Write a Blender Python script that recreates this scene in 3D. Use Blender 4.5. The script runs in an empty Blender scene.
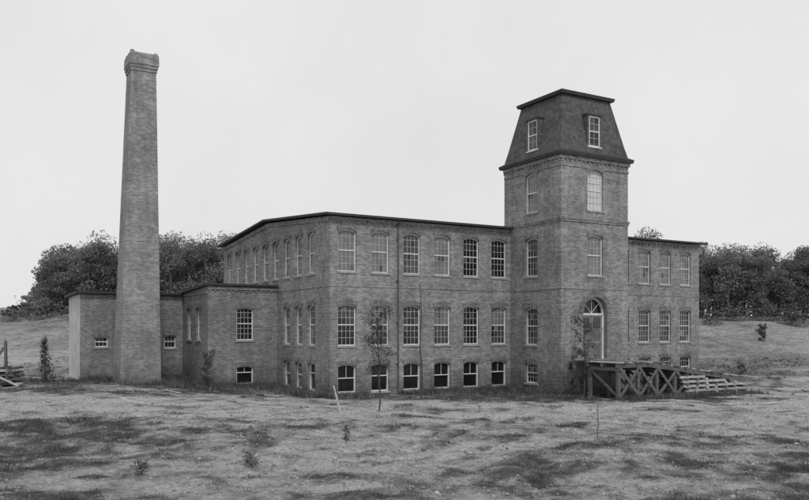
import bpy, math, random
import numpy as np
from mathutils import Vector, Matrix
random.seed(7); rng=np.random.default_rng(7)
scn=bpy.context.scene
H=3.63; F=782.0
OX,OY=-4.287,45.0
ANG=math.atan2(.5014,.8652); CU,SU=math.cos(ANG),math.sin(ANG)
def L2W(u,v): return (OX+u*CU-v*SU, OY+u*SU+v*CU)
def sm(a,b,x):
    t=np.clip((x-a)/(b-a),0,1); return t*t*(3-2*t)

# ---------------------------------------------------------------- noise
_lat=rng.random((256,256))
def vnoise(x,y,s,ox=0,oy=0):
    x=np.asarray(x,float)/s+ox+1000; y=np.asarray(y,float)/s+oy+1000
    xi=np.floor(x).astype(int); yi=np.floor(y).astype(int); fx=x-xi; fy=y-yi
    fx=fx*fx*(3-2*fx); fy=fy*fy*(3-2*fy)
    a=_lat[xi%256,yi%256]; b=_lat[(xi+1)%256,yi%256]; c=_lat[xi%256,(yi+1)%256]; d=_lat[(xi+1)%256,(yi+1)%256]
    return (a*(1-fx)+b*fx)*(1-fy)+(c*(1-fx)+d*fx)*fy
TR=[lambda x:37.8+1.2*np.sin(x*.11)+.10*x, lambda x:32.6+1.8*np.sin(x*.09+1)-.12*x, lambda x:24.5+1.0*np.sin(x*.14+2)+.35*x, lambda x:40.8+.5*np.sin(x*.2)+.02*x, lambda x:28.5+1.2*np.sin(x*.12+4)-.3*x]
def tracks(x,y):
    r=np.zeros_like(np.asarray(x,float)+np.asarray(y,float))
    for k,f in enumerate(TR):
        d=y-f(x)
        for o in(-.75,.75):
            r=np.maximum(r,np.exp(-((d-o)/.26)**2)*(.45+1.1*(vnoise(x,y,5,k,3)-.2)))
    return np.clip(r,0,1)
def gz(x,y):
    x=np.asarray(x,float); y=np.asarray(y,float)
    z=-.32+0.55*sm(4,20,-x)*sm(20,45,y)
    left=sm(10,40,-x); right=sm(12,40,x)
    z=z+left*6.6*sm(58,135,y)+right*5.0*sm(60,135,y)+(1-np.clip(left+right,0,1))*4.5*sm(70,125,y)
    z=z+sm(9,24,x)*sm(48,64,y)*.7
    z=z+(vnoise(x,y,7,3,1)-.5)*.30*sm(46,34,y)+(vnoise(x,y,2.1,9,4)-.5)*.20*sm(52,36,y)+(vnoise(x,y,.8,2,7)-.5)*.16*sm(50,30,y)+(vnoise(x,y,.45,5,2)-.5)*.08*sm(46,30,y)
    z=z-.10*tracks(x,y)*sm(46,42,y)
    z=z+(vnoise(x,y,25,5,5)-.5)*1.3*sm(75,110,y)+(vnoise(x,y,9,1,5)-.5)*.5*sm(66,90,y)
    z=z+sm(150,600,y)*4
    return z
def cover(x,y):
    x=np.asarray(x,float); y=np.asarray(y,float)
    n=.22*vnoise(x*.8,y,5.0,1,2)+.28*vnoise(x,y*1.2,1.7,4,4)+.26*vnoise(x,y,.7,8,1)+.24*vnoise(x,y,.38,2,8)
    c=(n-.5)*1.75+.41
    c-= .14*sm(2,10,x)*sm(25,30,y)*sm(47,41,y)
    c-= .10*sm(33,36,y)*sm(43,40,y)
    c+= .10*sm(0,-12,x)*sm(22,26,y)*sm(35,31,y)
    c+= .09*sm(20,15,y)
    c+= .28*sm(41.8,44,y+ .25*x*(x<0))*sm(60,52,y)*sm(24,16,x)
    c-= .30*tracks(x,y)*sm(46,42,y)
    c= np.where(y>58, .47+.6*(.45*vnoise(x,y*.6,9,2,2)+.3*vnoise(x,y,3,3,1)+.25*vnoise(x,y,1,3,1)-.5), c)
    c-= .30*np.exp(-((y-(49+.55*(x-24)))/2.0)**2)*sm(19,23,x)
    return c

# ---------------------------------------------------------------- materials
def newmat(name):
    m=bpy.data.materials.new(name); m.use_nodes=True
    nt=m.node_tree; b=nt.nodes['Principled BSDF']
    b.inputs['Specular IOR Level'].default_value=.25
    return m,nt,b
def g(v): return (v,v,v,1)
def N(nt,t,**kw):
    n=nt.nodes.new(t)
    for k,v in kw.items(): setattr(n,k,v)
    return n
def noise(nt,vec,scale,detail=4,rough=.55):
    n=N(nt,'ShaderNodeTexNoise'); n.inputs['Scale'].default_value=scale; n.inputs['Detail'].default_value=detail
    n.inputs['Roughness'].default_value=rough
    if vec is not None: nt.links.new(vec,n.inputs['Vector'])
    return n.outputs['Fac']
def mr(nt,val,a,b,c,d):
    n=N(nt,'ShaderNodeMapRange'); nt.links.new(val,n.inputs[0])
    for i,x in enumerate((a,b,c,d)): n.inputs[i+1].default_value=x
    return n.outputs[0]
def mth(nt,op,a,b):
    n=N(nt,'ShaderNodeMath',operation=op)
    for i,x in enumerate((a,b)):
        if isinstance(x,(int,float)): n.inputs[i].default_value=x
        else: nt.links.new(x,n.inputs[i])
    return n.outputs[0]
def bump(nt,b,h,strength,dist):
    n=N(nt,'ShaderNodeBump'); n.inputs['Strength'].default_value=strength; n.inputs['Distance'].default_value=dist
    nt.links.new(h,n.inputs['Height']); nt.links.new(n.outputs[0],b.inputs['Normal'])
def togray(nt,val,b):
    c=N(nt,'ShaderNodeCombineColor')
    for i in range(3): nt.links.new(val,c.inputs[i])
    nt.links.new(c.outputs[0],b.inputs['Base Color'])

def brickmat(name,base,bw=.24,rh=.09,mort=.28,damp=True,contrast=.35):
    m,nt,b=newmat(name); b.inputs['Roughness'].default_value=.92
    tc=N(nt,'ShaderNodeTexCoord'); sp=N(nt,'ShaderNodeSeparateXYZ'); nt.links.new(tc.outputs['Object'],sp.inputs[0])
    s=mth(nt,'ADD',sp.outputs[0],sp.outputs[1])
    cb=N(nt,'ShaderNodeCombineXYZ'); nt.links.new(s,cb.inputs[0]); nt.links.new(sp.outputs[2],cb.inputs[1])
    br=N(nt,'ShaderNodeTexBrick'); nt.links.new(cb.outputs[0],br.inputs['Vector'])
    br.inputs['Color1'].default_value=g(base*(1-contrast)); br.inputs['Color2'].default_value=g(base*(1+contrast)); br.inputs['Mortar'].default_value=g(mort)
    br.inputs['Scale'].default_value=1; br.inputs['Mortar Size'].default_value=.011; br.inputs['Brick Width'].default_value=bw; br.inputs['Row Height'].default_value=rh
    br.inputs['Bias'].default_value=-.1
    bwn=N(nt,'ShaderNodeRGBToBW'); nt.links.new(br.outputs['Color'],bwn.inputs[0])
    n1=mr(nt,noise(nt,tc.outputs['Object'],.35,7,.68),.32,.68,.76,1.26)
    n4=mr(nt,noise(nt,tc.outputs['Object'],3.5,5,.7),.3,.7,.82,1.18)
    mp=N(nt,'ShaderNodeMapping'); nt.links.new(cb.outputs[0],mp.inputs[0]); mp.inputs['Scale'].default_value=(.28,3.6,1)
    n2=mr(nt,noise(nt,mp.outputs[0],1,5,.7),.3,.7,.84,1.16)
    mp2=N(nt,'ShaderNodeMapping'); nt.links.new(cb.outputs[0],mp2.inputs[0]); mp2.inputs['Scale'].default_value=(1.7,.13,1)
    n3=mr(nt,noise(nt,mp2.outputs[0],1,5,.65),.35,.68,.84,1.14)
    v=mth(nt,'MULTIPLY',bwn.outputs[0],n1); v=mth(nt,'MULTIPLY',v,n2); v=mth(nt,'MULTIPLY',v,n3); v=mth(nt,'MULTIPLY',v,n4)
    if damp:
        dz=mth(nt,'ADD',sp.outputs[2],mr(nt,noise(nt,cb.outputs[0],1.1,4),.3,.7,-.6,.6))
        v=mth(nt,'MULTIPLY',v,mr(nt,dz,-.1,1.4,.55,1.0))
    togray(nt,v,b); bump(nt,b,bwn.outputs[0],.5,.02)
    return m
def plain(name,val,var=.25,scale=4,rough=.8,stretch=None,bumps=0,spec=.25):
    m,nt,b=newmat(name); b.inputs['Roughness'].default_value=rough; b.inputs['Specular IOR Level'].default_value=spec
    tc=N(nt,'ShaderNodeTexCoord'); vec=tc.outputs['Object']
    if stretch:
        mp=N(nt,'ShaderNodeMapping'); nt.links.new(vec,mp.inputs[0]); mp.inputs['Scale'].default_value=stretch; vec=mp.outputs[0]
    nn=noise(nt,vec,scale,5,.6)
    v=mth(nt,'MULTIPLY',mr(nt,nn,.3,.7,1-var,1+var),val); togray(nt,v,b)
    if bumps: bump(nt,b,nn,bumps,.02)
    return m
M_brick=brickmat('brick_wall',.22)
M_brickT=brickmat('tower_brick',.21)
M_brickC=brickmat('chimney_brick',.22,contrast=.3)
M_brickA=brickmat('annex_brick',.175)
M_arch=brickmat('brick_arch',.135,bw=.10,rh=.3,damp=False)
M_slate=brickmat('slate_shingles',.095,bw=.22,rh=.17,mort=.05,damp=False,contrast=.25)
M_pale=plain('pale_wall',.5,.2,1.2,.9,bumps=.2)  # much paler than the brick, for the low block's left and back walls
M_roof=plain('tarred_roof',.07,.3,1.5,.8)
M_trim=plain('dark_painted_trim',.045,.25,2,.7)
M_white=plain('white_painted_wood',.60,.18,2,.7)
M_mun=plain('muntin_paint',.42,.2,2,.7)
M_stone=plain('stone_sill',.30,.25,3,.85)
M_wood=plain('weathered_timber',.12,.45,2,.9,(1,1,6),.3)
M_wood2=plain('fresh_sawn_timber',.40,.4,3,.85,(1,1,5),.3)
M_metal=plain('downpipe_metal',.08,.2,3,.6)
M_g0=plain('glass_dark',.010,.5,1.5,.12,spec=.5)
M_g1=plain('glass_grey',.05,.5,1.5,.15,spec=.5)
M_g2=plain('glass_pale',.16,.4,1.0,.2,spec=.5)  # sky brightness in the panes, painted as a paler colour
M_g3=plain('glass_sky_paint',.55,.15,1.5,.3,spec=.5)  # near-white opaque colour painted in for sky seen through the window
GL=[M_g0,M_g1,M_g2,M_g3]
M_bark=plain('bark',.07,.4,6,.95,(1,1,.3),.5)
def leafmat(name,lo,hi,scale,trans=0,ri=(.7,1.3)):
    m,nt,b=newmat(name); b.inputs['Roughness'].default_value=.75; b.inputs['Specular IOR Level'].default_value=.15
    tc=N(nt,'ShaderNodeTexCoord'); n1=noise(nt,tc.outputs['Object'],scale,5,.7)
    geo=N(nt,'ShaderNodeNewGeometry')
    v=mth(nt,'MULTIPLY',mr(nt,n1,.32,.68,lo,hi),mr(nt,geo.outputs['Random Per Island'],0,1,*ri)); togray(nt,v,b)
    if trans:
        tr=N(nt,'ShaderNodeBsdfTranslucent'); c=N(nt,'ShaderNodeCombineColor')
        for i in range(3): nt.links.new(v,c.inputs[i])
        nt.links.new(c.outputs[0],tr.inputs[0])
        mx=N(nt,'ShaderNodeMixShader'); mx.inputs[0].default_value=trans
        nt.links.new(b.outputs[0],mx.inputs[1]); nt.links.new(tr.outputs[0],mx.inputs[2])
        nt.links.new(mx.outputs[0],nt.nodes['Material Output'].inputs['Surface'])
    return m
M_leafF=leafmat('distant_foliage',.14,.29,.22,.45)  # leaf tone raised so the colour carries the distant haze
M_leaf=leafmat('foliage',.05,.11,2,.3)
M_grass=leafmat('grass_blades',.05,.16,.6,.25,(.5,1.8))

# ---------------------------------------------------------------- mesh helpers
class MB:
    def __init__(s): s.v=[];s.f=[];s.m=[]
    def poly(s,pts,m=0):
        i=len(s.v); s.v+= [tuple(p) for p in pts]; s.f.append(tuple(range(i,i+len(pts)))); s.m.append(m)
    def box(s,x0,x1,y0,y1,z0,z1,m=0):
        i=len(s.v)
        s.v+=[(x,y,z) for z in(z0,z1) for y in(y0,y1) for x in(x0,x1)]
        for q in((0,2,3,1),(4,5,7,6),(0,1,5,4),(2,6,7,3),(0,4,6,2),(1,3,7,5)):
            s.f.append(tuple(i+k for k in q)); s.m.append(m)
    def beam(s,p,q,w,h=None,m=0):
        h=h or w; p=Vector(p);q=Vector(q); d=(q-p).normalized()
        up=Vector((0,0,1)) if abs(d.z)<.9 else Vector((0,1,0))
        a=d.cross(up).normalized()*w/2; b=a.cross(d).normalized()*h/2
        i=len(s.v)
        for c in(p,q):
            for e in(-a-b,a-b,a+b,-a+b): s.v.append(tuple(c+e))
        for k in((0,1,2,3),(7,6,5,4),(0,4,5,1),(1,5,6,2),(2,6,7,3),(3,7,4,0)):
            s.f.append(tuple(i+t for t in k)); s.m.append(m)
    def tube(s,pts,rad,n=6,m=0):
        base=len(s.v); P=[Vector(p) for p in pts]
        for j,p in enumerate(P):
            d=(P[min(j+1,len(P)-1)]-P[max(j-1,0)]).normalized()
            up=Vector((1,0,0)) if abs(d.x)<.8 else Vector((0,1,0))
            a=d.cross(up).normalized(); b=d.cross(a)
            for k in range(n):
                t=2*math.pi*k/n; s.v.append(tuple(p+(a*math.cos(t)+b*math.sin(t))*rad[j]))
        for j in range(len(P)-1):
            for k in range(n):
                s.f.append((base+j*n+k,base+j*n+(k+1)%n,base+(j+1)*n+(k+1)%n,base+(j+1)*n+k)); s.m.append(m)
        s.f.append(tuple(base+k for k in range(n))); s.m.append(m)
        s.f.append(tuple(base+(len(P)-1)*n+k for k in range(n))); s.m.append(m)
    def build(s,name,mats,parent=None,local=False):
        me=bpy.data.meshes.new(name); me.from_pydata(s.v,[],s.f)
        for mt in mats: me.materials.append(mt)
        me.polygons.foreach_set('material_index',s.m); me.update()
        o=bpy.data.objects.new(name,me); scn.collection.objects.link(o)
        if parent: o.parent=parent
        if local: o.location=(OX,OY,0); o.rotation_euler=(0,0,ANG)
        return o
def empty(name):
    o=bpy.data.objects.new(name,None); scn.collection.objects.link(o); o.location=(OX,OY,0); o.rotation_euler=(0,0,ANG); o.empty_display_size=1; return o

# ---------------------------------------------------------------- walls with real openings
class Bld:
    def __init__(s): s.wall=MB(); s.fr=MB(); s.gl=MB(); s.tr=MB()
def mapper(kind,c):
    return {'f':lambda a,d,z:(a,c+d,z),'l':lambda a,d,z:(c+d,a,z),'r':lambda a,d,z:(c-d,a,z),'b':lambda a,d,z:(a,c-d,z)}[kind]
def mbox(mb,P,a0,a1,d0,d1,z0,z1,m=0):
    p=P(a0,d0,z0);q=P(a1,d1,z1)
    mb.box(min(p[0],q[0]),max(p[0],q[0]),min(p[1],q[1]),max(p[1],q[1]),z0,z1,m)
def arcf(c,w,zt,rise):
    if rise>=w/2-.01: return lambda a: zt-rise+math.sqrt(max(0,rise*rise-(a-c)**2))
    return lambda a: zt-rise*(2*(a-c)/w)**2
def window(B,P,c,w,zb,zt,rise,tone,cols=4,rows=6,d=.13,base=False):
    fr,gl=B.fr,B.gl; a0,a1=c-w/2,c+w/2; arc=arcf(c,w,zt,rise); fw=.075
    mbox(fr,P,a0,a0+fw,d,d+.1,zb,zt-rise); mbox(fr,P,a1-fw,a1,d,d+.1,zb,zt-rise)
    mbox(fr,P,a0+fw,a1-fw,d+.002,d+.1,zb,zb+.07)
    n=8
    for k in range(n):
        s0=a0+w*k/n; s1=a0+w*(k+1)/n
        fr.poly([P(s0,d,arc(s0)-.09),P(s1,d,arc(s1)-.09),P(s1,d,arc(s1)+.002),P(s0,d,arc(s0)+.002)])
        fr.poly([P(s0,d,arc(s0)-.09),P(s1,d,arc(s1)-.09),P(s1,d+.1,arc(s1)-.09),P(s0,d+.1,arc(s0)-.09)])
    if base and random.random()<.75:
        zm=zb+(zt-zb)*random.choice([.5,.55,.62])
        mbox(fr,P,a0+fw,a1-fw,d+.01,d+.07,zm-.03,zm+.03)
        if random.random()<.6: mbox(fr,P,c-.02,c+.02,d+.02,d+.06,zm+.03,zt-.02,1)
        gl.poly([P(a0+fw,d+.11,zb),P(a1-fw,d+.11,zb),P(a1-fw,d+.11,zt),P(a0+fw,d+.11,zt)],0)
        return
    zm=(zb+zt)/2
    mbox(fr,P,a0+fw,a1-fw,d+.01,d+.09,zm-.035,zm+.035)
    iw=(w-2*fw)/cols
    for k in range(1,cols): mbox(fr,P,a0+fw+iw*k-.012,a0+fw+iw*k+.012,d+.03,d+.06,zb+.07,zt-.01,1)
    ih=(zt-zb-.1)/rows
    for k in range(1,rows):
        if rows%2==0 and k==rows//2: continue
        z=zb+.08+ih*k; mbox(fr,P,a0+fw,a1-fw,d+.032,d+.058,z-.012,z+.012,1)
    open_lower=random.random()<.12
    upperlift=random.random()<.35
    for i in range(cols):
        for j in range(rows):
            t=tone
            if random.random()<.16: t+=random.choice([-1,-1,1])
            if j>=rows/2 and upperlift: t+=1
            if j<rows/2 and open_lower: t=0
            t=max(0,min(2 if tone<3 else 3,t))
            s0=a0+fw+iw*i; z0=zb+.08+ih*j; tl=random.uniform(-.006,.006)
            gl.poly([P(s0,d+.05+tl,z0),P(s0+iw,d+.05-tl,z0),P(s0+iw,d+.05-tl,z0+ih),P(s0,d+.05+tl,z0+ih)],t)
def wall(B,kind,c,s0,s1,z0,ztop,cols,m=0,hood=True,rev=.26):
    P=mapper(kind,c); W=B.wall
    top=ztop if callable(ztop) else (lambda a: ztop)
    cols=sorted(cols,key=lambda t:t[0]); cur=s0
    def pl(a,b):
        n=max(1,int((b-a)/1.0)) if callable(ztop) else 1
        for k in range(n):
            x=a+(b-a)*k/n; y=a+(b-a)*(k+1)/n
            W.poly([P(x,0,z0),P(y,0,z0),P(y,0,top(y)),P(x,0,top(x))],m)
    for cc,w,ops in cols:
        a0,a1=cc-w/2,cc+w/2
        if a0>cur: pl(cur,a0)
        n=10
        for k in range(n):
            x=a0+w*k/n;y=a0+w*(k+1)/n; lx=ly=z0
            for (zb,zt,rise,tone,*ex) in ops:
                arc=arcf(cc,w,zt,rise)
                W.poly([P(x,0,lx),P(y,0,ly),P(y,0,zb),P(x,0,zb)],m)
                lx,ly=arc(x),arc(y)
                W.poly([P(x,0,lx),P(y,0,ly),P(y,rev,ly),P(x,rev,lx)],m)
                if hood:
                    hw=1+.22/w; hx=cc+(x-cc)*hw; hy=cc+(y-cc)*hw
                    q=[P(x,-.035,lx),P(y,-.035,ly),P(hy,-.035,ly+.26),P(hx,-.035,lx+.26)]
                    W.poly(q,1)
                    W.poly([P(hx,-.035,lx+.26),P(hy,-.035,ly+.26),P(hy,.02,ly+.26),P(hx,.02,lx+.26)],1)
                    W.poly([P(x,-.035,lx),P(y,-.035,ly),P(y,.02,ly),P(x,.02,lx)],1)
            W.poly([P(x,0,lx),P(y,0,ly),P(y,0,top(y)),P(x,0,top(x))],m)
        for (zb,zt,rise,tone,*ex) in ops:
            W.poly([P(a0,0,zb),P(a1,0,zb),P(a1,rev,zb),P(a0,rev,zb)],m)
            for a in(a0,a1): W.poly([P(a,0,zb),P(a,0,zt-rise),P(a,rev,zt-rise),P(a,rev,zb)],m)
            if ex and ex[0]=='door': continue
            mbox(B.tr,P,a0-.07,a1+.07,-.06,.12,zb-.11,zb+.003,0)
            small=(zt-zb)<1.0
            window(B,P,cc,w,zb,zt,rise,tone,cols=3 if small else 4,rows=2 if small else (4 if zt-zb<1.9 else 6),base=bool(ex and ex[0]=='base'))
        cur=a1
    if cur<s1: pl(cur,s1)

# ---------------------------------------------------------------- brick mill
mill=empty('brick_mill_building')
B=Bld()
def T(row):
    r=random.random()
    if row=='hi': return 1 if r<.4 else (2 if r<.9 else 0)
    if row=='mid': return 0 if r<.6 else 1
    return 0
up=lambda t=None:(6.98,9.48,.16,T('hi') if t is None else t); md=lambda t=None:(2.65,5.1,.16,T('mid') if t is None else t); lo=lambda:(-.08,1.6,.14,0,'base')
cf=[]
ut=[2,2,1,2,0,0]; mt_=[1,1,0,1,0,1]
for i in range(6): cf.append((1.09+2.2*i,1.2,[lo(),md(mt_[i]),up(ut[i])]))
wall(B,'f',0,0,13.2,-1.2,10.15,cf)
cr=[]
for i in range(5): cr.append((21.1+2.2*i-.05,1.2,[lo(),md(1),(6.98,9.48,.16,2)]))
wall(B,'f',0,18.4,31.4,-1.2,10.15,cr)
gt=lambda v:10.15+.76*(1-abs(v-10.1)/10.1)
ce=[]
for i in range(9):
    v=2.7+2.0*i; o=[lo(),md(1),up(1 if i%3 else 2)] if v<8 else [up()]
    ce.append((v,1.1,o))
wall(B,'l',0,0,20.2,-1.2,gt,ce)
wall(B,'r',31.4,0,20.2,-1.2,gt,[(2.7+2.0*i,1.1,[md(),up()]) for i in range(9)])
wall(B,'b',20.2,0,31.4,-1.2,10.15,[(1.6+2.35*i,1.2,[up()]) for i in range(13)])
def corbel(B,kind,c,s0,s1,zt,step=.34,top=None):
    P=mapper(kind,c)
    mbox(B.wall,P,s0,s1,-.10,.05,zt-.17,zt,0)
    a=s0+.05
    while a<s1-.12:
        mbox(B.wall,P,a,a+.15,-.06,.05,zt-.30,zt-.17,0); a+=step
corbel(B,'f',0,0,12.9,10.14); corbel(B,'f',0,18.7,31.4,10.14)
P=mapper('f',0); mbox(B.wall,P,-.03,12.9,-.03,.05,6.1,6.28,0); mbox(B.wall,P,18.7,31.4,-.03,.05,6.1,6.28,0)
P=mapper('l',0); mbox(B.wall,P,0,20.2,-.033,.05,6.1,6.28,0)
for k in range(40):
    v=k*.505; mbox(B.wall,mapper('l',0),v,v+.5,-.08,.05,gt(v+.25)-.30,gt(v+.25)-.03,0)
B.wall.build('mill_walls',[M_brick,M_arch],mill)
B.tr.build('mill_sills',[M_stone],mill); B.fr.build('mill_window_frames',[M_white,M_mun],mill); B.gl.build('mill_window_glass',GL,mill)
r=MB()
pr=[(-.42,10.30),(10.1,11.12),(20.62,10.30)]; th=.13
u0,u1=-.42,31.95
for i in range(2):
    (va,za),(vb,zb)=pr[i],pr[i+1]
    r.poly([(u0,va,za),(u1,va,za),(u1,vb,zb),(u0,vb,zb)],0)
    r.poly([(u0,va,za-th),(u1,va,za-th),(u1,vb,zb-th),(u0,vb,zb-th)],1)
    for u in(u0,u1): r.poly([(u,va,za),(u,vb,zb),(u,vb,zb-th),(u,va,za-th)],1)
for (v,z) in(pr[0],pr[2]): r.poly([(u0,v,z),(u1,v,z),(u1,v,z-th),(u0,v,z-th)],1)
r.build('mill_roof',[M_roof,M_trim],mill)
dp=MB()
for u in(4.45,):
    dp.tube([(u,-.12,0),(u,-.12,5),(u,-.12,9.9),(u,-.3,10.15)],[.035]*4,8)
    for z in(1.5,4,6.5,9): dp.box(u-.08,u+.08,-.14,.01,z,z+.05)
dp.build('downpipe',[M_metal],mill)

# tower
B=Bld(); t0,t1,ta,tb=13.0,18.6,-4.96,.62; cu=(t0+t1)/2; cv=(ta+tb)/2
P=mapper('f',ta)
wall(B,'f',ta,t0,t1,-1.2,6.3,[(cu,2.0,[(1.75,5.62,1.0,0,'door')])],hood=False,rev=.5)
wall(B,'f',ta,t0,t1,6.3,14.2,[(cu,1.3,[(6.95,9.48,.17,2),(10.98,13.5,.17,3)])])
wall(B,'l',t0,ta,tb,-1.2,14.2,[(cv,1.2,[(.2,1.5,.14,0,'base'),(2.62,5.0,.16,1),(6.97,9.42,.16,1),(11.02,13.5,.16,2)])])
wall(B,'r',t1,ta,tb,-1.2,14.2,[(cv,1.2,[(2.62,5.0,.16,0),(6.97,9.42,.16,1),(11.02,13.5,.16,1)])])
wall(B,'b',tb,t0,t1,9.5,14.2,[(cu,1.2,[(11.3,13.5,.16,2)])])
n=20; zc=4.62
for k in range(n):
    a=math.pi*k/n; b=math.pi*(k+1)/n
    def pt(t,rr,d): return P(cu-math.cos(t)*rr,d,zc+math.sin(t)*rr)
    B.wall.poly([pt(a,1.0,-.05),pt(b,1.0,-.05),pt(b,1.36,-.05),pt(a,1.36,-.05)],1)
    B.wall.poly([pt(a,1.36,-.05),pt(b,1.36,-.05),pt(b,1.36,.02),pt(a,1.36,.02)],1)
    B.wall.poly([pt(a,1.0,-.05),pt(b,1.0,-.05),pt(b,1.0,.02),pt(a,1.0,.02)],1)
    B.fr.poly([pt(a,.86,.3),pt(b,.86,.3),pt(b,1.01,.3),pt(a,1.01,.3)])
    B.fr.poly([pt(a,.86,.3),pt(b,.86,.3),pt(b,.86,.42),pt(a,.86,.42)])
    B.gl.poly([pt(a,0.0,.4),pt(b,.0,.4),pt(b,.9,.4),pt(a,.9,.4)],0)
for a in(math.pi*.25,math.pi*.5,math.pi*.75): B.fr.beam(P(cu,.37,zc),P(cu-math.cos(a)*.9,.37,zc+math.sin(a)*.9),.03)
mbox(B.fr,P,cu-1,cu-.86,.3,.42,1.75,zc); mbox(B.fr,P,cu+.86,cu+1,.3,.42,1.75,zc); mbox(B.fr,P,cu-.86,cu+.86,.3,.42,zc-.14,zc)
for sx in(-1,1):
    xa,xb=(cu-.86,cu-.02) if sx<0 else (cu+.02,cu+.86)
    mbox(B.tr,P,xa,xb,.36,.42,1.78,zc-.14,1)
    for (za,zb) in((1.95,2.75),(2.9,3.6)): mbox(B.tr,P,xa+.12,xb-.12,.335,.37,za,zb,2)
    mbox(B.gl,P,xa+.13,xb-.13,.33,.37,3.72,4.36,1)
mbox(B.tr,P,cu-1.1,cu+1.1,-.12,.5,1.62,1.753,0)
for z,e in((6.08,.03),(10.2,.05),(10.34,.09),(13.55,.04)):
    for kind,c,a,b in(('f',ta,t0-e,t1+e),('l',t0,ta+.0,tb),('r',t1,ta,tb)):
        mbox(B.wall,mapper(kind,c),a,b,-e,.05,z,z+.14,0)
for kind,c,a,b in(('f',ta,t0,t1),('l',t0,ta,tb),('r',t1,ta,tb)):
    s=a+.05
    while s<b-.12: mbox(B.wall,mapper(kind,c),s,s+.16,-.05,.05,13.84,13.98,0); s+=.36
    mbox(B.wall,mapper(kind,c),a-.1,b+(.1 if kind=='f' else 0),-.11,.05,13.98,14.2,0)
B.wall.build('tower_walls',[M_brickT,M_arch],mill)
B.tr.build('tower_sills_and_door',[M_stone,plain('painted_door',.2,.3,3,.6),plain('door_panel',.13,.3,3,.6)],mill)
m=MB()
def sq(h,z): return [(cu-h,cv-h,z),(cu+h,cv-h,z),(cu+h,cv+h,z),(cu-h,cv+h,z)]
def frust(h0,z0,h1,z1,mi):
    a,b=sq(h0,z0),sq(h1,z1)
    for k in range(4): m.poly([a[k],a[(k+1)%4],b[(k+1)%4],b[k]],mi)
m.poly(sq(3.04,14.2),1); frust(3.04,14.2,3.08,14.4,1); frust(3.08,14.4,2.80,14.56,1)
frust(2.80,14.56,2.62,15.3,0); frust(2.62,15.3,2.0,18.2,0)
m.poly(sq(2.20,18.2),1); frust(2.20,18.2,2.24,18.40,1); frust(2.24,18.40,.02,18.72,1)
m.build('mansard_roof',[M_slate,M_trim],mill)
d=MB()
for kind,c,s in(('f',cv-2.72,cu),('l',cu-2.72,cv),('r',cu+2.72,cv),('b',cv+2.72,cu)):
    P=mapper(kind,c)
    mbox(d,P,s-.60,s-.45,.0,.62,14.98,16.9,0); mbox(d,P,s+.45,s+.60,.0,.62,14.98,16.9,0)
    mbox(d,P,s-.66,s+.66,-.05,.8,16.9,17.0,1); mbox(d,P,s-.60,s+.60,-.04,.3,14.90,14.98,2)
    mbox(d,P,s-.45,s+.45,.14,.5,15.0,16.9,3)
    window(B,P,s,.9,14.98,16.88,.001,1,cols=2,rows=4,d=.02)
d.build('dormers',[M_slate,M_trim,M_white,M_g0],mill)
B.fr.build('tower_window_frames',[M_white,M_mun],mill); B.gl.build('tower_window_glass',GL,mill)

# ---------------------------------------------------------------- boiler house
bh=empty('boiler_house'); B=Bld()
bu=-4.71; v0=8.28; v1=20.0; ta2=lambda v:6.38-.5*(v-v0)/(v1-v0)
wall(B,'f',v0,bu,-.02,-1.2,6.38,[(-2.27,1.15,[(0.04,1.25,.1,0,'base'),(2.9,5.07,.15,0)])])
wall(B,'l',bu,v0,v1,-1.2,ta2,[(10.5,1.1,[(2.9,5.07,.15,1)]),(12.8,1.1,[(2.9,5.07,.15,1)])])
corbel(B,'f',v0,bu,-.05,6.34)
mbox(B.wall,mapper('l',bu),v0,14.3,-.06,.05,5.9,6.04,0)
cu0=-11.48; vc=14.5
wall(B,'f',vc,cu0,bu-.02,-1.2,5.95,[(-10.15,.85,[(2.42,3.12,.06,0)]),(-5.6,.8,[(2.3,3.2,.06,0)])])
mbox(B.wall,mapper('f',vc),cu0,bu-.1,-.06,.05,5.7,5.93,0)
B.wall.build('boiler_house_walls',[M_brickA,M_arch],bh)
W2=Bld(); wall(W2,'l',cu0,vc,20.1,-1.2,5.95,[]); wall(W2,'b',20.1,cu0,-.02,-1.2,5.85,[])
W2.wall.build('pale_walls',[M_pale],bh)
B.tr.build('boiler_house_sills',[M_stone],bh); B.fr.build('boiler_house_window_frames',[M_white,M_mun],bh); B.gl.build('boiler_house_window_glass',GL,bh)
r=MB()
def slab(ua,ub,va,vb,za,zb,th,mi=0):
    a=[(ua,va,za),(ub,va,za),(ub,vb,zb),(ua,vb,zb)]; b=[(x,y,z-th) for x,y,z in a]
    r.poly(a,0); r.poly(b,1)
    for k in range(4): r.poly([a[k],a[(k+1)%4],b[(k+1)%4],b[k]],1)
slab(bu-.22,-.04,v0-.22,v1+.3,6.55,6.02,.14); slab(cu0-.3,bu-.0,vc-.3,20.4,6.14,6.04,.15)
r.build('boiler_house_roof',[M_roof,M_trim],bh)

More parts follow.
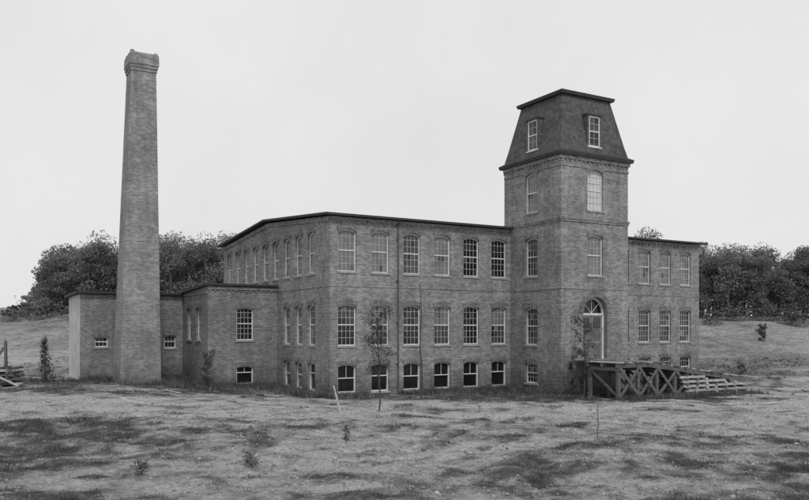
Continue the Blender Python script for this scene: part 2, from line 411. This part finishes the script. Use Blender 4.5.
# ---------------------------------------------------------------- chimney
c=MB(); u_,v_=-8.4,11.8
rings=[(-1,1.30),(1.2,1.25),(20.2,.78),(20.22,.83),(20.4,.83),(20.42,.88),(20.6,.88),(20.62,.93),(21.25,.91),(21.38,.86),(21.38,.6),(19,.6)]
pv=None
def cring(z,h):
    k=z/21.; a=u_+.277*k; b=v_-.16*k
    return [(a-h,b-h,z),(a+h,b-h,z),(a+h,b+h,z),(a-h,b+h,z)]
for i,(z,h) in enumerate(rings):
    q=cring(z,h)
    if pv:
        for k in range(4): c.poly([pv[k],pv[(k+1)%4],q[(k+1)%4],q[k]],0)
    pv=q
c.poly(pv,0)
for sx,sy,hh_ in((-1,-1,.12),(1,-1,.07),(1,1,.09),(-1,1,.1)):
    x=u_+.277+sx*.72; y=v_-.16+sy*.72; c.box(x-.11,x+.11,y-.11,y+.11,21.36,21.38+hh_,0)
ch=c.build('brick_smokestack',[M_brickC],None,True)

# ---------------------------------------------------------------- loading ramp
w=MB()
zd=1.68
def gl(u,v): 
    X,Y=L2W(u,v); return float(gz(X,Y))
w.box(14.2,17.4,-9.4,-5.1,zd-.1,zd,0)
for k in range(22): w.box(14.1+.152*k,14.1+.152*k+.14,-9.45,-5.02,zd+.003,zd+.045,0)
ra,rb=13.0,24.0; z_a,z_b=1.74,.62
def rz(u): return z_a+(z_b-z_a)*max(0,(u-15.5))/(rb-15.5)
vf,vk=-9.5,-7.2
for v in(vf,(vf+vk)/2,vk):
    w.beam((ra,v,rz(ra)-.15),(15.5,v,rz(15.5)-.15),.14,.24,0); w.beam((15.5,v,rz(15.5)-.15),(rb,v,rz(rb)-.15),.14,.24,0)
u=ra
while u<rb-.1:
    e=random.uniform(-.12,.12); z=rz(u)
    w.box(u,u+.2,vf-.12+e,vk+.12+e,z-.02,z+.03+random.uniform(0,.012),1 if random.random()<(.3 if u<18 else .75) else 0); u+=.225
us=[13.2,14.7,16.2,17.7,19.2]
for i,u in enumerate(us):
    for v in(vf+.05,vk-.05):
        w.beam((u,v,gl(u,v)-.3),(u,v,rz(u)-.24),.19,.19,0)
    w.beam((u,vf-.05,rz(u)-.36),(u,vk+.05,rz(u)-.36),.16,.2,0)
    w.beam((u,vf,gl(u,vf)+.1),(u,vk,rz(u)-.4),.06,.14,0)
    if i<len(us)-1:
        n_=us[i+1]
        w.beam((u,vf-.06,gl(u,vf)+.1),(n_,vf-.06,rz(n_)-.3),.05,.17,0)
        w.beam((u,vf-.115,rz(u)-.3),(n_,vf-.115,gl(n_,vf)+.1),.05,.17,0)
u=18.4
lay=0
z=-.35
while z<1.3:
    ue=15.5+(z_a-.28-z-.14)/( (z_a-z_b)/(rb-15.5)) if z>.25 else rb
    ue=min(rb-.1,ue)
    if ue>u+.5:
        if lay%2==0:
            for v in(vf-.05,vf+.75,vk-.8,vk):
                w.box(u+random.uniform(-.45,.2),ue+random.uniform(-.2,.35),v-.1,v+.1,z,z+.13,1)
        else:
            k=u+.1
            while k<ue: w.box(k,k+.18,vf-.22+random.uniform(-.08,.06),vk+.15,z,z+.13,1 if random.random()<.5 else 0); k+=.85
    z+=.135; lay+=1
w.build('timber_loading_ramp',[M_wood,M_wood2],None,True)

# ---------------------------------------------------------------- terrain
xs=np.concatenate([-np.geomspace(1500,62,26),np.arange(-60,-32,.6),np.arange(-32,32,.2),np.arange(32,60.01,.6),np.geomspace(62,1500,26)])
ys=np.concatenate([np.arange(-60,8,4.),np.arange(8,46,.17),np.arange(46,66,.5),np.arange(66.5,150,1.5),np.geomspace(151,1800,26)])
X,Y=np.meshgrid(xs,ys); Z=gz(X,Y)
nx,ny=len(xs),len(ys)
V=np.stack([X.ravel(),Y.ravel(),Z.ravel()],1)
i=np.arange(nx-1)[None,:]+nx*np.arange(ny-1)[:,None]
Q=np.stack([i,i+1,i+nx+1,i+nx],-1).reshape(-1,4)
def npmesh(name,V,Q,mats,mi=None,smooth=False,parent=None):
    me=bpy.data.meshes.new(name); me.vertices.add(len(V)); me.vertices.foreach_set('co',V.astype(np.float32).ravel())
    k=Q.shape[1]; me.loops.add(Q.size); me.loops.foreach_set('vertex_index',Q.astype(np.int32).ravel())
    me.polygons.add(len(Q)); me.polygons.foreach_set('loop_start',np.arange(0,Q.size,k,dtype=np.int32)); 
    try: me.polygons.foreach_set('loop_total',np.full(len(Q),k,dtype=np.int32))
    except Exception: pass
    for mt in mats: me.materials.append(mt)
    if mi is not None: me.polygons.foreach_set('material_index',mi.astype(np.int32))
    me.update(calc_edges=True); me.validate()
    if smooth: me.polygons.foreach_set('use_smooth',np.ones(len(me.polygons),bool))
    o=bpy.data.objects.new(name,me); scn.collection.objects.link(o)
    if parent: o.parent=parent
    return o
m_,nt,b=newmat('ground_soil_and_grass'); b.inputs['Roughness'].default_value=.95; b.inputs['Specular IOR Level'].default_value=.1
at=N(nt,'ShaderNodeAttribute',attribute_name='cover')
tc=N(nt,'ShaderNodeTexCoord')
na=noise(nt,tc.outputs['Object'],.9,8,.7); nb=noise(nt,tc.outputs['Object'],2.6,10,.85); nc=noise(nt,tc.outputs['Object'],7,8,.9)
cv_=mth(nt,'ADD',at.outputs['Fac'],mr(nt,na,.3,.7,-.15,.15)); cv_=mth(nt,'ADD',cv_,mr(nt,nb,.38,.62,-.26,.26))
rp=N(nt,'ShaderNodeValToRGB'); nt.links.new(cv_,rp.inputs[0])
e=rp.color_ramp.elements; e[0].position=.06; e[0].color=g(.74); e[1].position=.95; e[1].color=g(.09)
for p_,c_ in((.26,.60),(.42,.44),(.57,.30),(.74,.17)):
    q=e.new(p_); q.color=g(c_)
bw_=N(nt,'ShaderNodeRGBToBW'); nt.links.new(rp.outputs[0],bw_.inputs[0])
v=mth(nt,'MULTIPLY',bw_.outputs[0],mr(nt,nc,.40,.60,.62,1.36)); togray(nt,v,b)
hh=mth(nt,'ADD',mth(nt,'MULTIPLY',nb,1.0),mth(nt,'MULTIPLY',nc,.6)); bump(nt,b,hh,1.0,.35)
gr=npmesh('ground',V,Q,[m_],smooth=True)
a=gr.data.attributes.new('cover','FLOAT','POINT'); a.data.foreach_set('value',cover(X,Y).ravel().astype(np.float32))

# ---------------------------------------------------------------- grass tufts
def inbuild(x,y,mg=.3):
    u=(x-OX)*CU+(y-OY)*SU; v=-(x-OX)*SU+(y-OY)*CU
    r_=(u>-mg)&(u<31.4+mg)&(v>-mg)&(v<20.2)
    r_|=(u>13-mg)&(u<18.6+mg)&(v>-5-mg)&(v<1)
    r_|=(u>-4.7-mg)&(u<0)&(v>8.28-mg)&(v<20)
    r_|=(u>-11.5-mg)&(u<0)&(v>14.5-mg)&(v<20)
    r_|=(np.abs(u+8.4)<1.3+mg)&(np.abs(v-11.8)<1.3+mg)
    r_|=(u>13)&(u<24.3)&(v>-9.8)&(v<-5)
    return r_
def blades_at(x,y,h,blades,wid,spread=.07):
    n=len(x); x=np.repeat(x,blades);y=np.repeat(y,blades);h=np.repeat(h,blades)*rng.uniform(.5,1.1,n*blades)
    x=x+rng.normal(0,spread,len(x)); y=y+rng.normal(0,spread,len(x)); z=gz(x,y)-.02
    a=rng.random(len(x))*6.283; ln=h*rng.uniform(.1,.9,len(x)); wv=wid*rng.uniform(.6,1.4,len(x)); la=rng.random(len(x))*6.283
    p0=np.stack([x-np.cos(a)*wv,y-np.sin(a)*wv,z],1); p1=np.stack([x+np.cos(a)*wv,y+np.sin(a)*wv,z],1)
    p2=np.stack([x+np.cos(la)*ln,y+np.sin(la)*ln,z+h],1)
    return np.stack([p0,p1,p2],1).reshape(-1,3)
def tufts(n,y0,y1,hmin,hmax,blades,thr,wid):
    y=y0+(y1-y0)*rng.random(n)**.9; x=(rng.random(n)*2-1)*(y*.60+3)
    cvv=cover(x,y)+.14*(rng.random(n)-.5)+.35*(vnoise(x,y,.55,3,3)-.5)
    k=(cvv>thr)&~inbuild(x,y); x,y,cvv=x[k],y[k],cvv[k]
    h=(hmin+(hmax-hmin)*rng.random(len(x))**2)*np.clip(.6+2.2*(cvv-thr),.5,1.8)
    return blades_at(x,y,h,blades,wid)
G=[tufts(60000,12,30,.03,.16,6,.52,.011),tufts(45000,28,46,.04,.20,5,.55,.018),tufts(12000,46,75,.06,.3,5,.5,.035)]
def lineweeds(ua,va,ub,vb,du,dv,n):
    t=rng.random(n); o=np.abs(rng.normal(0,.8,n))+.08; u=ua+(ub-ua)*t+du*o; v=va+(vb-va)*t+dv*o
    x=OX+u*CU-v*SU; y=OY+u*SU+v*CU; k=vnoise(x,y,1.5,3,9)>.32; x,y=x[k],y[k]
    return blades_at(x,y,rng.uniform(.12,.5,len(x)),6,.022,.09)
G+=[lineweeds(-.3,0,13,0,0,-1,1700),lineweeds(0,0,0,8.3,-1,0,800),lineweeds(13,-5,13,0,-1,0,500),lineweeds(13,-5,18.6,-5,0,-1,600),
    lineweeds(-4.7,8.3,0,8.3,0,-1,600),lineweeds(-4.7,8.3,-4.7,14.5,-1,0,500),lineweeds(-11.5,14.5,-4.7,14.5,0,-1,600),lineweeds(18.6,0,31.4,0,0,-1,900),lineweeds(-9.8,10.4,-7,10.4,0,-1,250),lineweeds(12.5,-9.8,24,-9.8,0,-.8,500)]
vv=np.concatenate(G)
npmesh('grass',vv,np.arange(len(vv)).reshape(-1,3),[M_grass])
n=22000; y=12.5+33*rng.random(n); x=(rng.random(n)*2-1)*(y*.6+2); k=(cover(x,y)<.66)&(vnoise(x,y,1.8,6,6)+.4*rng.random(n)>.52)&~inbuild(x,y,.1); x,y=x[k],y[k]; n=len(x)
s=rng.uniform(.012,.05,n)*(1+(rng.random(n)<.05)*1.0)
base_=np.array([[1,0,0],[0,1,0],[-1,0,0],[0,-1,0],[0,0,1],[0,0,-1]],float)
tri=np.array([[0,1,4],[1,2,4],[2,3,4],[3,0,4],[1,0,5],[2,1,5],[3,2,5],[0,3,5]])
Vc=base_[None]*s[:,None,None]*rng.uniform(.55,1.4,(n,6,1))*np.array([1.3,1.2,.8]); an=rng.random(n)*6.28
cx=Vc[...,0]*np.cos(an)[:,None]-Vc[...,1]*np.sin(an)[:,None]; cy=Vc[...,0]*np.sin(an)[:,None]+Vc[...,1]*np.cos(an)[:,None]
Vc=np.stack([cx+x[:,None],cy+y[:,None],Vc[...,2]+gz(x,y)[:,None]],-1).reshape(-1,3)
T_=(tri[None]+6*np.arange(n)[:,None,None]).reshape(-1,3)
m_st=leafmat('stone_and_clods',.14,.34,1.5,0,(.5,1.4))
npmesh('stones',Vc,T_,[m_st])

# ---------------------------------------------------------------- trees
def leafquads(C,size,flat=0):
    n=len(C); s=size*rng.uniform(.5,1.3,n)
    a=rng.normal(size=(n,3)); a/=np.linalg.norm(a,axis=1)[:,None]
    b=rng.normal(size=(n,3)); b-=a*(a*b).sum(1)[:,None]; b/=np.linalg.norm(b,axis=1)[:,None]
    a*=s[:,None]; b*=(s*.6)[:,None]
    return np.stack([C-a,C-b*.9,C+a,C+b],1).reshape(-1,3)
def px2w(px,y): return (px-404.5)/F*y
def forest(name,specs):
    LV=[]; tr=MB()
    for (x,y,ztop,spread) in specs:
        zg=float(gz(x,y)); h=max(1.2,ztop-zg)
        tr.tube([(x,y,zg-.3),(x+.2,y,zg+h*.45),(x+.1,y+.2,zg+h*.85)],[.022*h,.015*h,.005*h],5)
        nl=rng.integers(11,17)
        for k in range(nl):
            t=rng.random(); hz=zg+h*(.20+.70*t); rr=spread*(1-.75*abs(t-.35)**1.3)*rng.random()**.6; an=rng.random()*6.283
            c0=np.array([x+math.cos(an)*rr,y+math.sin(an)*rr*.8,hz]); lr=h*rng.uniform(.07,.14)
            tr.tube([(x+.1,y,hz-h*.15),tuple(c0)],[.006*h,.002*h],4)
            m=int(rng.integers(130,210)); dd=rng.normal(size=(m,3)); dd/=np.linalg.norm(dd,axis=1)[:,None]
            rad=lr*(.40+.60*rng.random(m)**.7)
            LV.append(leafquads(c0+dd*rad[:,None]*np.array([1.25,1.2,.8]),.17 if h>4 else .12))
        m=60; dd=rng.normal(size=(m,3)); dd/=np.maximum(np.linalg.norm(dd,axis=1)[:,None],1); LV.append(leafquads(np.array([x,y,ztop-h*.08])+dd*np.array([h*.09,h*.08,h*.06]),.15))
        m=150; LV.append(leafquads(np.array([x,y-1,zg+h*.12])+np.clip(rng.normal(size=(m,3)),-2,2)*np.array([spread*.8,1.2,h*.09]),.2))
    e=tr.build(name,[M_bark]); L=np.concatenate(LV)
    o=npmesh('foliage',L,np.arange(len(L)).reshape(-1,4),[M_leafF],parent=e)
def prof(pts,px): return float(np.interp(px,[p[0] for p in pts],[p[1] for p in pts]))
L_=[(-160,285),(-40,292),(20,303),(36,292),(44,262),(60,243),(80,248),(98,235),(112,246),(150,236),(165,244),(180,234),(200,240),(222,235),(300,246)]
sp=[]
for px in np.arange(42,262,6.5):
    for row in range(2):
        p=px+random.uniform(-4,4); y=random.uniform(112,120)+row*9; zt=H+(329-prof(L_,p)-random.uniform(-10,8)-row*3)*y/F
        sp.append((px2w(p,y),y,zt,random.uniform(1.3,2.3)))
for px in np.arange(-150,44,9):
    y=random.uniform(170,190); zt=H+(329-prof(L_,px)-random.uniform(-4,8))*y/F; sp.append((px2w(px,y),y,zt,2.4))
forest('distant_tree_line',sp)
R_=[(560,258),(630,250),(640,242),(648,226),(656,242),(690,256),(704,248),(722,252),(745,243),(762,247),(776,264),(795,258),(809,250),(900,244),(960,252)]
sp=[]
for px in np.arange(640,960,6.5):
    for row in range(2):
        p=px+random.uniform(-4,4); y=random.uniform(116,124)+row*9; zt=H+(329-prof(R_,p)-random.uniform(-10,9)-row*3)*y/F
        sp.append((px2w(p,y),y,zt,random.uniform(1.4,2.4)))
sp.append((px2w(648,118),118,H+(329-225)*118/F,1.6))
forest('distant_tree_line',sp)
sp=[]
for _ in range(60):
    left=random.random()<.4
    p=random.uniform(-60,78) if left else random.uniform(700,900); y=116-abs(random.gauss(0,1))*5
    x=px2w(p,y); sp.append((x,y,float(gz(x,y))+random.uniform(.6,2.2),random.uniform(.6,1.5)))
forest('distant_bushes',sp)

def sapling(name,px,py,hpx,spread,nl,leaf=.05,nb=14,lean=0,leafmat_=None,y=None,low=.3,conic=False):
    if y is None:
        y=40.
        for _ in range(8):
            x=px2w(px,y); y=F*(H-float(gz(x,y)))/(py-329)
    x=px2w(px,y); z0=float(gz(x,y)); h=hpx*y/F
    t=MB(); P_=[Vector((x,y,z0-.1))]; n=7
    for k in range(1,n+1): P_.append(Vector((x+lean*h*k/n+random.uniform(-.02,.02)*h,y+random.uniform(-.02,.02)*h,z0+h*k/n)))
    r0=max(.012,h*.011); t.tube(P_,[r0*(1-.8*k/n) for k in range(n+1)],6)
    LV=[]
    for k in range(nb):
        f=low+(1-low)*(k+random.random())/nb; i=min(int(f*n),n-1); p=P_[i].lerp(P_[i+1],f*n-i)
        a=random.uniform(0,6.283); ln=spread*(random.uniform(.5,1.0))*((1.1-f)/(1.1-low) if conic else (1-.75*abs(f-.6)))
        q=p+Vector((math.cos(a)*ln,math.sin(a)*ln,ln*random.uniform(.2,.9) if not conic else ln*.1)); mid=p.lerp(q,.5)+Vector((0,0,ln*.06))
        t.tube([p,mid,q],[r0*.4,r0*.25,r0*.1],4)
        m=max(3,int(nl/nb)); tt=rng.random(m)**.6
        C=np.array(p)[None,:]*(1-tt[:,None])+np.array(q)[None,:]*tt[:,None]+rng.normal(size=(m,3))*spread*.11
        LV.append(leafquads(C,leaf))
    o=t.build(name,[M_bark])
    if LV:
        L=np.concatenate(LV); npmesh('leaves',L,np.arange(len(L)).reshape(-1,4),[M_leaf],parent=o)
sapling('sapling_tree',379,411,97,1.0,1300,.052,24,low=.36)
sapling('sapling_tree',584,397,78,1.0,1700,.052,26,low=.12)
sapling('sapling_tree',572,394,52,.6,600,.05,16,low=.1)
sapling('sapling_tree',598,438,46,.12,14,.03,4)
sapling('sapling_tree',206,388,34,.7,900,.05,18,low=.08)
sapling('evergreen_sapling',45,383,44,.8,1900,.05,34,low=.04,conic=True)
sapling('sapling_tree',421,400,118,.12,20,.03,5,low=.6)
sapling('shrub',762,0,15,.9,700,.10,18,low=.05,y=90)
sapling('shrub',346,443,16,.24,420,.022,14,low=.02)
sapling('shrub',142,476,11,.34,560,.022,16,low=.02)
sapling('shrub',252,468,13,.36,600,.022,16,low=.02)
sapling('shrub',742,372,10,.5,400,.05,12,low=.02)

# leaning stake
st=MB(); y=36.; x=px2w(341,y); z=float(gz(x,y)); st.tube([(x,y,z-.1),(x-.2,y+.1,z+.7),(x-.36,y+.15,z+1.3)],[.05,.045,.03],7)
st.build('leaning_stake',[M_wood2])
# lumber pile at left edge
lp=MB(); y=47.; x=px2w(8,y); zg=float(gz(x,y))
for k in range(8):
    for j in range(4):
        zz=zg+.10+.13*k; yy=y-.9+.42*j+random.uniform(-.06,.06)
        if k%2==0: lp.box(x-2.2+random.uniform(-.3,.2),x+.85+random.uniform(-.35,.3)-.06*k,yy,yy+.26,zz,zz+.11,random.choice([0,0,1]))
        else:
            xx=x-1.9+.75*j; lp.box(xx,xx+.14,y-1.0,y+.9,zz,zz+.11,0)
lp.beam((x-1.2,y-1.1,zg),(x+.2,y-.9,zg+2.3),.12,.12,0); lp.beam((x+.2,y-1.15,zg),(x-1.0,y-.9,zg+2.2),.12,.12,0)
lp.beam((x-.1,y,zg),(x-.15,y,zg+2.7),.14,.14,0); lp.beam((x-1.6,y+.3,zg+1.55),(x+.9,y+.2,zg+1.3),.16,.1,1)
lp.beam((x-1.2,y-1.2,zg+1.2),(x+1.3,y-1.3,zg+.05),.14,.08,1); lp.beam((x-.6,y-1.5,zg+.1),(x+1.1,y-1.0,zg+.5),.14,.08,0)
lp.build('lumber_pile',[M_wood,M_wood2])
sc=MB()
for _ in range(34):
    if random.random()<.6: px,y=random.uniform(600,800),random.uniform(36,46)
    else: px,y=random.uniform(10,330),random.uniform(38,47)
    x=px2w(px,y)
    if inbuild(np.array([x]),np.array([y]),.4)[0]: continue
    a=random.gauss(0,.5); L=random.uniform(.4,1.8); x2=x+math.cos(a)*L; y2=y+math.sin(a)*L
    sc.beam((x,y,float(gz(x,y))+.04),(x2,y2,float(gz(x2,y2))+.05),random.uniform(.08,.2),.04,random.choice([0,1,1]))
sc.build('scattered_boards',[M_wood,M_wood2])

# ---------------------------------------------------------------- light, world, camera
to=Vector((.25,-.97,0)).normalized(); EL=math.radians(48)
d=Vector((to.x*math.cos(EL),to.y*math.cos(EL),math.sin(EL)))
su=bpy.data.lights.new('sun','SUN'); su.energy=1.5; su.angle=math.radians(10); su.color=(1,1,1)
so=bpy.data.objects.new('sun',su); scn.collection.objects.link(so); so.rotation_euler=d.to_track_quat('Z','Y').to_euler(); so.location=(0,0,60)
wd=bpy.data.worlds.new('World'); scn.world=wd; wd.use_nodes=True; nt=wd.node_tree; bg=nt.nodes['Background']; bg.inputs[1].default_value=.1
sk=N(nt,'ShaderNodeTexSky'); sk.sky_type='NISHITA'; sk.sun_disc=False; sk.sun_elevation=EL; sk.sun_rotation=math.atan2(to.x,to.y); sk.dust_density=3
bw_=N(nt,'ShaderNodeRGBToBW'); nt.links.new(sk.outputs[0],bw_.inputs[0])
tc=N(nt,'ShaderNodeTexCoord'); cl=mr(nt,noise(nt,tc.outputs['Generated'],2.2,6,.55),.3,.7,7.7,8.8)
v=mth(nt,'ADD',mth(nt,'MULTIPLY',bw_.outputs[0],.06),mth(nt,'MULTIPLY',cl,.93))
c_=N(nt,'ShaderNodeCombineColor')
for i in range(3): nt.links.new(v,c_.inputs[i])
nt.links.new(c_.outputs[0],bg.inputs[0])
cam=bpy.data.cameras.new('camera'); co=bpy.data.objects.new('camera',cam); scn.collection.objects.link(co)
co.location=(0,0,H); co.rotation_euler=(math.pi/2,0,0); cam.sensor_width=36; cam.lens=F/809*36; cam.shift_y=79/809; cam.clip_end=5000; cam.clip_start=.1
scn.camera=co
scn.view_settings.view_transform='Standard'; scn.view_settings.look='None'; scn.view_settings.exposure=0
